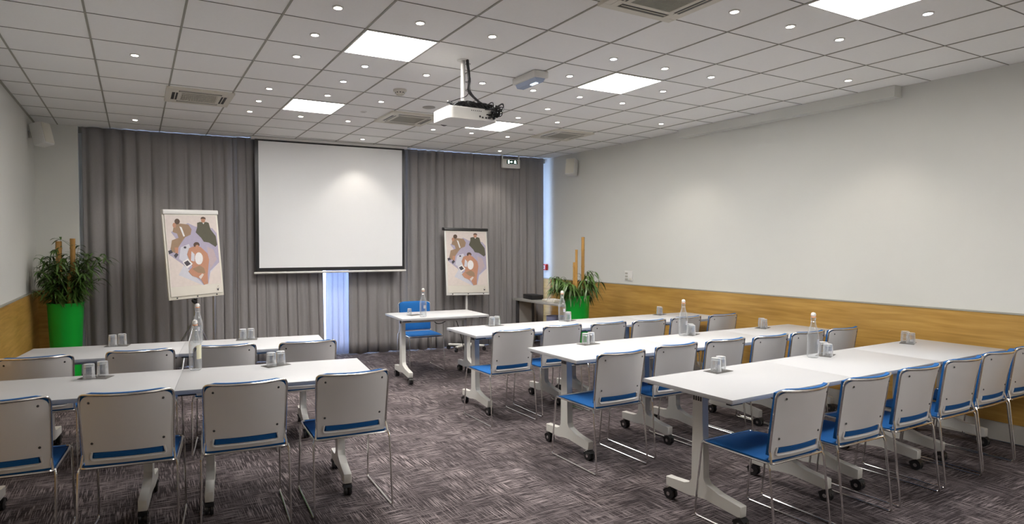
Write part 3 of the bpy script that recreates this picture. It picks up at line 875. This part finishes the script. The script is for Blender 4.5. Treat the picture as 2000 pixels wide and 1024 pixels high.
for x in (3.965, 4.87, 6.17): gp.append((x, line_y('back', x) - .07, 'back'))
W3 = ['near the aisle end', 'beside the bottle', 'near the oak wall']
W3b = W3
g0 = None; co = None
places = []
for n, (x, y, r) in enumerate(gp):
    places.append((x, y, '%s on the right, %s' % (RN[r], W3[n % 3]), R(20 if n % 3 else 5), (.036, .012) if n in (0,) else ((.030, .035) if n % 3 else (.036, .010))))
def ly(p, q, x): return p[1] + (q[1] - p[1]) * (x - p[0]) / (q[0] - p[0])
yl1 = lambda x: (ly((-.09, .125), (1.05, -.045), x) if x < 1.05 else ly((1.05, -.045), (2.175, -.19), x))
yl2 = lambda x: ly((.075, 1.375), (2.235, 1.075), x)
places += [(.565, yl1(.565) - .10, 'nearer row on the left, left part', R(-25), (.034, .030)), (1.61, yl1(1.61) - .08, 'nearer row on the left, right part', R(20), (.033, .014)),
           (.65, yl2(.65) - .06, 'farther row on the left, left part', R(-15), (.033, .015)), (1.62, yl2(1.62) - .07, 'farther row on the left, right part', R(-12), (.034, .006))]
for (x, y, wh, a, (dx, dy)) in places:
    z = TZ + .0025
    lb = 'thin grey coaster under two glasses, %s' % wh
    if co is None:
        bm = BM(); box2(bm, (-.085, -.05, 0), (.085, .05, .0025), .0008); co = tag(obj('coaster', bm, M['coaster'], loc=(x, y, TZ)), lb, 'coaster', 'grey table coasters'); co.rotation_euler = (0, 0, a)
    else: dup(co, lb, (x, y, TZ), a)
    for s, nm in ((-1, 'left-hand'), (1, 'right-hand')):
        lb = 'upturned clear glass, %s one, %s' % (nm, wh)
        loc = (x + s * dx, y + s * dy, z)
        if g0 is None: g0 = glass_thing(lb, loc, 'upturned water glasses in pairs')
        else: dup(g0, lb, loc)
gx = dup(g0, 'single small clear glass on the presenter table', (3.60, 2.20, TZ + .0025)); gx.scale = (.8, .8, .75); gx['group'] = 'presenter table glass'
gc = dup(co, 'thin dark coaster beside the glass on the presenter table', (3.63, 2.12, TZ), R(15)); gc['group'] = 'presenter table coaster'

def bottle(lb, loc, label=False, rz=0):
    t = thing('water_bottle', lb, 'bottle', loc, rz, 'swing-top water bottles')
    bm = BM()
    prof = [(0, .004), (.030, .0), (.038, .006), (.0385, .16), (.036, .178), (.026, .212), (.0185, .238), (.0150, .262), (.0150, .275), (.0175, .278), (.0175, .288), (.014, .290), (0, .290)]
    lathe(bm, prof, seg=28, cap=False); obj('glass_body', bm, M['bottleglass'], t, ang=50)
    bm = BM(); lathe(bm, [(0, .289), (.012, .289), (.012, .296), (.0155, .300), (.0165, .312), (.012, .322), (0, .325)], seg=18, cap=False); st = obj('stopper', bm, M['white'], t)
    bm = BM(); lathe(bm, [(.013, .288), (.0165, .289), (.0165, .294), (.013, .295)], seg=18, cap=False); obj('rubber_seal', bm, M['gasket'], st)
    bm = BM()
    tube(bm, fillet([(.0165, 0, .308), (.022, .0, .300), (.020, .004, .262), (.017, .004, .258)], .004, 2), .0012, 5)
    tube(bm, fillet([(-.0165, 0, .308), (-.022, .0, .300), (-.020, .004, .262), (-.017, .004, .258)], .004, 2), .0012, 5)
    tube(bm, [(.017 * math.cos(k * .524), .017 * math.sin(k * .524), .258) for k in range(12)], .0012, 5, True)
    obj('wire_clip', bm, M['chrome'], t)
    bm = BM()
    n = 10; a0 = -1.9; a1 = -.95 if label else -1.2
    z0, z1 = (.075, .165) if label else (.10, .135)
    ra = [(.0392 * math.cos(a0 + (a1 - a0) * k / n), .0392 * math.sin(a0 + (a1 - a0) * k / n)) for k in range(n + 1)]
    vs = [[bm.verts.new((x, y, z)) for z in (z0, z1)] for x, y in ra]
    for a, b in zip(vs, vs[1:]): bm.faces.new((a[0], b[0], b[1], a[1]))
    obj('label', bm, M['labelp'] if label else M['tabedge'], t)
    return t
b0 = bottle('clear swing-top water bottle on the nearest row on the right', (5.08, line_y('front', 5.08) - .09, TZ))
dup(b0, 'clear swing-top water bottle on the middle row on the right', (5.10, line_y('middle', 5.10) - .09, TZ))
dup(b0, 'clear swing-top water bottle on the farthest row on the right', (4.79, line_y('back', 4.79) - .07, TZ))
dup(b0, 'clear swing-top water bottle on the presenter table', (3.64, 1.90, TZ))
dup(b0, 'clear swing-top water bottle on the farther left row, behind another bottle', (1.235, yl2(1.235) - .10, TZ))
bottle('clear swing-top water bottle with cream label on the nearer left row', (1.12, yl1(1.12) - .055, TZ), True, R(25))

# ------------------------------------------------------------------ flipcharts
PICT = {'lav': (.42, .38, .50), 'cream': (.70, .62, .58), 'tan': (.33, .22, .14), 'olive': (.10, .095, .065), 'skin': (.50, .25, .16),
        'white': (.78, .76, .76), 'dark': (.06, .055, .07), 'hair': (.10, .06, .04), 'pale': (.60, .60, .66), 'shade': (.50, .40, .42)}
PK = list(PICT); PM = [mat('print_' + k, PICT[k], .6, var=.08, scale=30) for k in PK]
def circ(cx, cy, rx, ry=None, n=14): return [(cx + rx * math.cos(2 * math.pi * k / n), cy + (ry or rx) * math.sin(2 * math.pi * k / n)) for k in range(n)]
SHAPES = [('cream', [(130, 128), (600, 128), (625, 800), (155, 800)]),
  ('pale', [(225, 690), (280, 590), (330, 560), (600, 600), (520, 690), (500, 790), (445, 805)]),
  ('lav', [(175, 285), (330, 200), (400, 235), (560, 250), (600, 300), (612, 590), (520, 670), (495, 790), (450, 800), (300, 620), (145, 490), (165, 430), (250, 400)]),
  ('pale', [(255, 430), (330, 400), (360, 470), (350, 560), (280, 575), (235, 540)]),
  ('shade', [(500, 430), (560, 460), (590, 560), (520, 650), (510, 540)]),
  ('tan', [(205, 212), (262, 205), (335, 215), (362, 262), (350, 312), (300, 335), (270, 375), (232, 435), (215, 485), (172, 470), (165, 440), (180, 362), (240, 340), (228, 300), (190, 285)]),
  ('white', [(252, 232), (272, 240), (298, 325), (284, 330)]), ('skin', circ(208, 222, 16, 24)), ('skin', [(200, 430), (235, 430), (228, 490), (205, 485)]),
  ('hair', circ(234, 186, 24, 27)), ('dark', [(190, 505), (212, 480), (232, 498), (206, 532)]), ('dark', [(142, 460), (170, 452), (184, 478), (150, 490)]),
  ('olive', [(416, 198), (440, 190), (505, 190), (526, 198), (542, 262), (590, 330), (600, 415), (582, 436), (520, 392), (470, 382), (448, 345), (398, 290), (414, 242)]),
  ('skin', circ(474, 172, 20, 26)), ('hair', [(450, 165), (455, 145), (475, 138), (497, 147), (500, 168), (488, 158), (462, 158)]), ('white', [(466, 196), (484, 196), (476, 212)]),
  ('skin', [(330, 440), (372, 425), (436, 432), (500, 498), (512, 560), (492, 705), (492, 792), (452, 800), (424, 742), (345, 705), (312, 662), (352, 620), (330, 560), (308, 500)]),
  ('pale', [(350, 470), (378, 500), (372, 570), (340, 560)]),
  ('white', circ(416, 543, 38, 60)), ('hair', circ(400, 410, 29, 26)), ('skin', circ(405, 432, 18, 22)), ('cream', circ(428, 640, 14, 12)),
  ('tan', [(350, 640), (420, 610), (460, 640), (470, 690), (400, 680)]), ('cream', [(405, 720), (440, 690), (455, 700), (425, 745)]),
  ('white', [(262, 570), (312, 538), (356, 592), (304, 634)]), ('dark', [(275, 576), (310, 556), (338, 592), (300, 612)]), ('dark', circ(292, 432, 12, 10)),
  ('dark', [(575, 842), (579, 842), (581, 862), (590, 842), (594, 842), (590, 868), (584, 868), (581, 850), (579, 866), (575, 866)]), ('tan', [(580, 826), (592, 822), (593, 826), (581, 830)])]
def flipchart(nm, lb, loc, yaw, lean, w, h, roll, style):
    t = thing('flipchart_easel', lb, 'flipchart', (loc[0], loc[1], 0), yaw)
    bd_m = Matrix.Translation((0, 0, loc[2])) @ Matrix.Rotation(-lean, 4, 'X') @ Matrix.Rotation(-roll, 4, 'Y')
    def put(o): o.matrix_local = bd_m; return o
    bm = BM(); box2(bm, (-w / 2, .0, 0), (w / 2, .022, h), .004); put(obj('board', bm, M['white' if style else 'cream'], t))
    bm = BM(); box2(bm, (-w / 2 + .02, -.010, .035), (w / 2 - .02, -.001, h - .05), .001)
    pad = put(obj('paper_pad', bm, M['paper'], t))
    bm = BM()
    for n, (c, poly) in enumerate(SHAPES):
        y1 = -.0103 - .00018 * (n + 1)
        q = []
        for a, b in poly:
            u = (a - 125 - (b - 120) * .035) / 480; v = (b - 120) / 768
            q.append((-w / 2 + .022 + u * (w - .044), h - .055 - v * (h - .092)))
        f = bm.faces.new([bm.verts.new((x, y1, z)) for x, z in q]); f.material_index = PK.index(c)
    pr = obj('printed_picture', bm, PM, pad, False)
    bm = BM()
    if style: box2(bm, (-w / 2 - .012, -.03, h - .045), (w / 2 + .012, .012, h - .005), .008); lathe(bm, [(0, 0), (.022, 0), (.022, .02), (0, .02)], (-w / 2 - .03, 0, h - .02), seg=12, mtx=Matrix.Rotation(R(90), 4, 'Y'), cap=False)
    else: box2(bm, (-w / 2, -.026, h - .052), (w / 2, .012, h), .009)
    cb = put(obj('clamp_bar', bm, M['black'] if style else M['white'], t))
    bm = BM()
    for q in (-.36, .0, .36): lathe(bm, [(0, .004), (.008, .003), (.009, 0)], (q * w, -.002, .018), seg=10, mtx=Matrix.Rotation(R(90), 4, 'X'), cap=False)
    sc_ = put(obj('screws', bm, M['dark'], t))
    if style:
        bm = BM(); tube(bm, [(0, .075, .06), (0, .06, loc[2] + .35)], .017, 14); obj('post', bm, M['legpaint'], t)
        bm = BM(); box(bm, (0, .05, loc[2] + .2), (.08, .05, .12), bev=.005); obj('tilt_head', bm, M['dark'], t)
        for a in (R(150), R(35), R(215), R(325)):
            bm = BM(); d = Vector((math.cos(a), math.sin(a), 0)) * .27; c = Vector((0, .075, .075))
            tube(bm, [c, c + d], .016, 8)
            lathe(bm, [(0, -.012), (.030, -.012), (.030, .012), (0, .012)], c + d + Vector((0, 0, -.044)), seg=16, mtx=Matrix.Rotation(a + R(90), 4, 'Z') @ Matrix.Rotation(R(90), 4, 'Y'), cap=False, mi=1)
            tube(bm, [c + d, c + d + Vector((0, 0, -.02))], .008, 6, mi=1)
            obj('base_arm', bm, [M['legpaint'], M['black']], t)
    else:
        bm = BM(); tube(bm, [(0, .06, .35), (0, .05, loc[2] + .3)], .013, 12); obj('post', bm, M['alu'], t)
        bm = BM(); lathe(bm, [(.02, -.03), (.02, .03)], (0, .045, loc[2] - .04), seg=12); tube(bm, [(0, .045, loc[2] - .04), (-.05, .01, loc[2] - .035)], .009, 8)
        lathe(bm, [(0, -.012), (.02, -.01), (.024, 0), (.02, .01), (0, .012)], (-.055, .0, loc[2] - .035), seg=12, mtx=Matrix.Rotation(R(60), 4, 'Y'), cap=False)
        obj('clamp_knob', bm, M['black'], t)
        for (x, y) in ((.42, .10), (-.30, -.12), (-.12, .50)):
            bm = BM(); tube(bm, [(0, .055, .72), (x * .62, .055 + y * .62, .30), (x, y, .012)], .011, 10)
            lathe(bm, [(.016, 0), (.016, .02), (.011, .03)], (x, y, 0), seg=10, mi=1); obj('tripod_leg', bm, [M['alu'], M['black']], t)
        bm = BM(); tube(bm, [(.235, .05, .0), (.235, .04, loc[2] + .1)], .017, 12); obj('side_tube', bm, M['alu'], t)
flipchart('l', 'flipchart with cream clamp bar and printed picture, left of the screen', (1.405, 3.164, .960), .48, .086, .678, 1.001, .027, 0)
flipchart('r', 'flipchart with black clamp bar and printed picture, right of the screen', (5.112, 3.543, .824), -.114, .134, .68, 1.0, -.011, 1)

# ------------------------------------------------------------------ potted bamboo plants
def plant(lb, loc, poles, seed, H, rad, spread, droop, n_stem, lim=(-9, 9)):
    t = thing('potted_bamboo_plant', lb, 'potted plant', loc)
    bm = BM(); lathe(bm, [(0, 0), (.130, 0), (.133, .01), (rad - .004, H - .02), (rad, H - .015), (rad, H), (rad - .008, H), (rad - .010, H - .03), (0.0, H - .05)], seg=40, cap=False); obj('pot', bm, M['green'], t)
    bm = BM(); lathe(bm, [(0, H - .035), (rad - .011, H - .035), (rad - .011, H - .05)], seg=30, cap=False); obj('soil', bm, M['soil'], t)
    for (x, y, top, r) in poles:
        bm = BM(); prof = []; z = H - .04
        while z < top:
            prof += [(r, z), (r * .97, z + .09), (r * 1.0, z + .19), (r * 1.12, z + .20), (r * 1.0, z + .21)]; z += .22
        prof = [p_ for p_ in prof if p_[1] < top] + [(r, top), (r * .75, top), (r * .7, top - .03), (0, top - .03)]
        lathe(bm, prof, (x, y, 0), seg=14, cap=False); obj('bamboo_pole', bm, M['bamboo'], t)
    rnd = random.Random(seed); bl = BM(); bs = BM()
    def leaf(p, d, L, w):
        d = d.normalized(); side = d.cross(Vector((0, 0, 1)))
        if side.length < .1: side = Vector((1, 0, 0))
        side.normalize(); prev = None; n = 5
        for k in range(n + 1):
            s = k / n; ww = w * math.sin(math.pi * min(.98, s * .9 + .08)) ** .8 * (1 - s * .35) if k < n else .0004
            q = p + d * L * s + Vector((0, 0, -droop * L * s * s)); nn = Vector((0, 0, .25 * ww))
            ring = (bl.verts.new(q - side * ww + nn), bl.verts.new(q), bl.verts.new(q + side * ww + nn))
            if prev:
                bl.faces.new((prev[0], prev[1], ring[1], ring[0])); bl.faces.new((prev[1], prev[2], ring[2], ring[1]))
            prev = ring
    for s in range(n_stem):
        a = rnd.uniform(0, 2 * math.pi); rr = rnd.uniform(0, rad * .7); p = Vector((rr * math.cos(a), rr * math.sin(a), H - .05))
        hgt = rnd.uniform(.3 * spread[1], spread[1]); out = rnd.uniform(.05, spread[0])
        if spread[2] and rnd.random() < .25: hgt *= 1.2; out *= .5
        pts = [p + Vector((math.cos(a) * out * (f ** 1.6), math.sin(a) * out * (f ** 1.6), hgt * (f ** .8) - max(0, f - .7) * .12)) for f in [q / 6 for q in range(7)]]
        tube(bs, pts, .0035, 5, r_end=.0015)
        for q in range(1, 7):
            for z in range(rnd.choice((3, 4, 5))):
                aa = rnd.uniform(0, 2 * math.pi); d = Vector((math.cos(aa) * .9 + math.cos(a) * .5, math.sin(aa) * .9 + math.sin(a) * .5, rnd.uniform(-.35, .75)))
                leaf(pts[q] + Vector((rnd.uniform(-.01, .01), rnd.uniform(-.01, .01), 0)), d, rnd.uniform(.10, .18), rnd.uniform(.009, .016))
    for b_ in (bl, bs):
        for v in b_.verts:
            if v.co.x < lim[0] + .05: v.co.x = lim[0] + .05 * math.exp((v.co.x - lim[0] - .05) * 8)
            if v.co.y > lim[1] - .05: v.co.y = lim[1] - .05 * math.exp(-(v.co.y - lim[1] + .05) * 8)
    obj('stems', bs, M['stem'], t); obj('foliage', bl, M['leaf'], t, ang=70)
plant('green pot with dense bamboo plant in the left corner', (.10, 3.62, 0), [(-.055, -.01, 1.60, .030), (.075, -.02, 1.63, .026), (.045, -.12, 1.25, .020)], 4, .925, .178, (.34, .68, True), .5, 60, (-.30, .53))
plant('green pot with sparse bamboo plant beside the oak wall', (5.95, 2.06, 0), [(-.04, -.03, 1.50, .017), (.0, .05, 1.33, .028), (.075, -.02, 1.665, .022)], 9, .895, .165, (.30, .42, False), 1.0, 30)

# ------------------------------------------------------------------ grey side table in the right corner
t = thing('side_table', 'grey side table in the right corner behind the green pot', 'table', (6.18, 3.02, 0))
bm = BM(); box2(bm, (-.18, -.70, .70), (.18, .70, .728), .003); obj('tabletop', bm, M['greydesk'], t)
for x in (-.14, .14):
    for y in (-.62, .62):
        bm = BM(); box2(bm, (x - .02, y - .02, 0), (x + .02, y + .02, .70)); obj('leg', bm, M['dark'], t, False)
bm = BM(); box2(bm, (-.12, .61, .20), (.12, .63, .68)); obj('modesty_panel', bm, M['greydesk'], t, False)
bm = BM(); lathe(bm, [(0, 0), (.11, 0), (.13, .30), (.135, .52), (.128, .52), (.12, .02), (0, .02)], seg=26, cap=False)
tag(obj('waste_bin', bm, M['lavender'], loc=(6.22, 2.90, 0)), 'bluish round bin standing under the grey side table', 'waste bin')
t = thing('black_case', 'small black case lying on the grey side table', 'case', (6.20, 3.45, .7285), R(82))
bm = BM(); box2(bm, (-.15, -.10, 0), (.15, .10, .07), .008); obj('body', bm, M['black'], t)
bm = BM(); tube(bm, fillet([(-.05, -.10, .04), (-.05, -.125, .045), (.05, -.125, .045), (.05, -.10, .04)], .01, 3), .005, 6); obj('handle', bm, M['black'], t)
bm = BM(); rnd = random.Random(2)
for k in range(6): box(bm, (rnd.uniform(-.004, .004), rnd.uniform(-.004, .004), .003 + k * .006), (.21, .297, .0055), rz=rnd.uniform(-.05, .05))
tag(obj('stack_of_paper', bm, M['paper'], loc=(6.19, 2.90, .7285), smooth=False), 'low stack of white paper on the grey side table', 'paper')

# ------------------------------------------------------------------ cables of the presenter table
t = thing('power_cable', 'black power cable hanging from the presenter table to a floor socket', 'cable', (4.3, 2.3, 0))
bm = BM(); o = Vector((4.3, 2.3, 0))
pth = [(3.86, 2.16, .70), (3.95, 2.20, .615), (4.05, 2.22, .62), (4.16, 2.22, .69), (4.22, 2.2, .64), (4.30, 2.22, .42), (4.36, 2.25, .22), (4.40, 2.28, .16), (4.46, 2.25, .20), (4.44, 2.2, .10), (4.36, 2.2, .05), (4.40, 2.3, .012), (4.5, 2.34, .012)]
tube(bm, fillet([Vector(q) - o for q in pth], .05, 4), .005, 6)
for k in range(5):
    c = Vector((4.43, 2.26, .14 + .02 * k)) - o
    tube(bm, [c + Vector((.06 * math.cos(a * .6), .03 * math.sin(a * .6), .02 * math.sin(a * .6 + k))) for a in range(10)], .0045, 6)
obj('cord', bm, M['black'], t)
bm = BM(); box(bm, Vector((4.36, 2.16, .035)) - o, (.05, .09, .07), bev=.008); obj('plug_block', bm, M['black'], t)
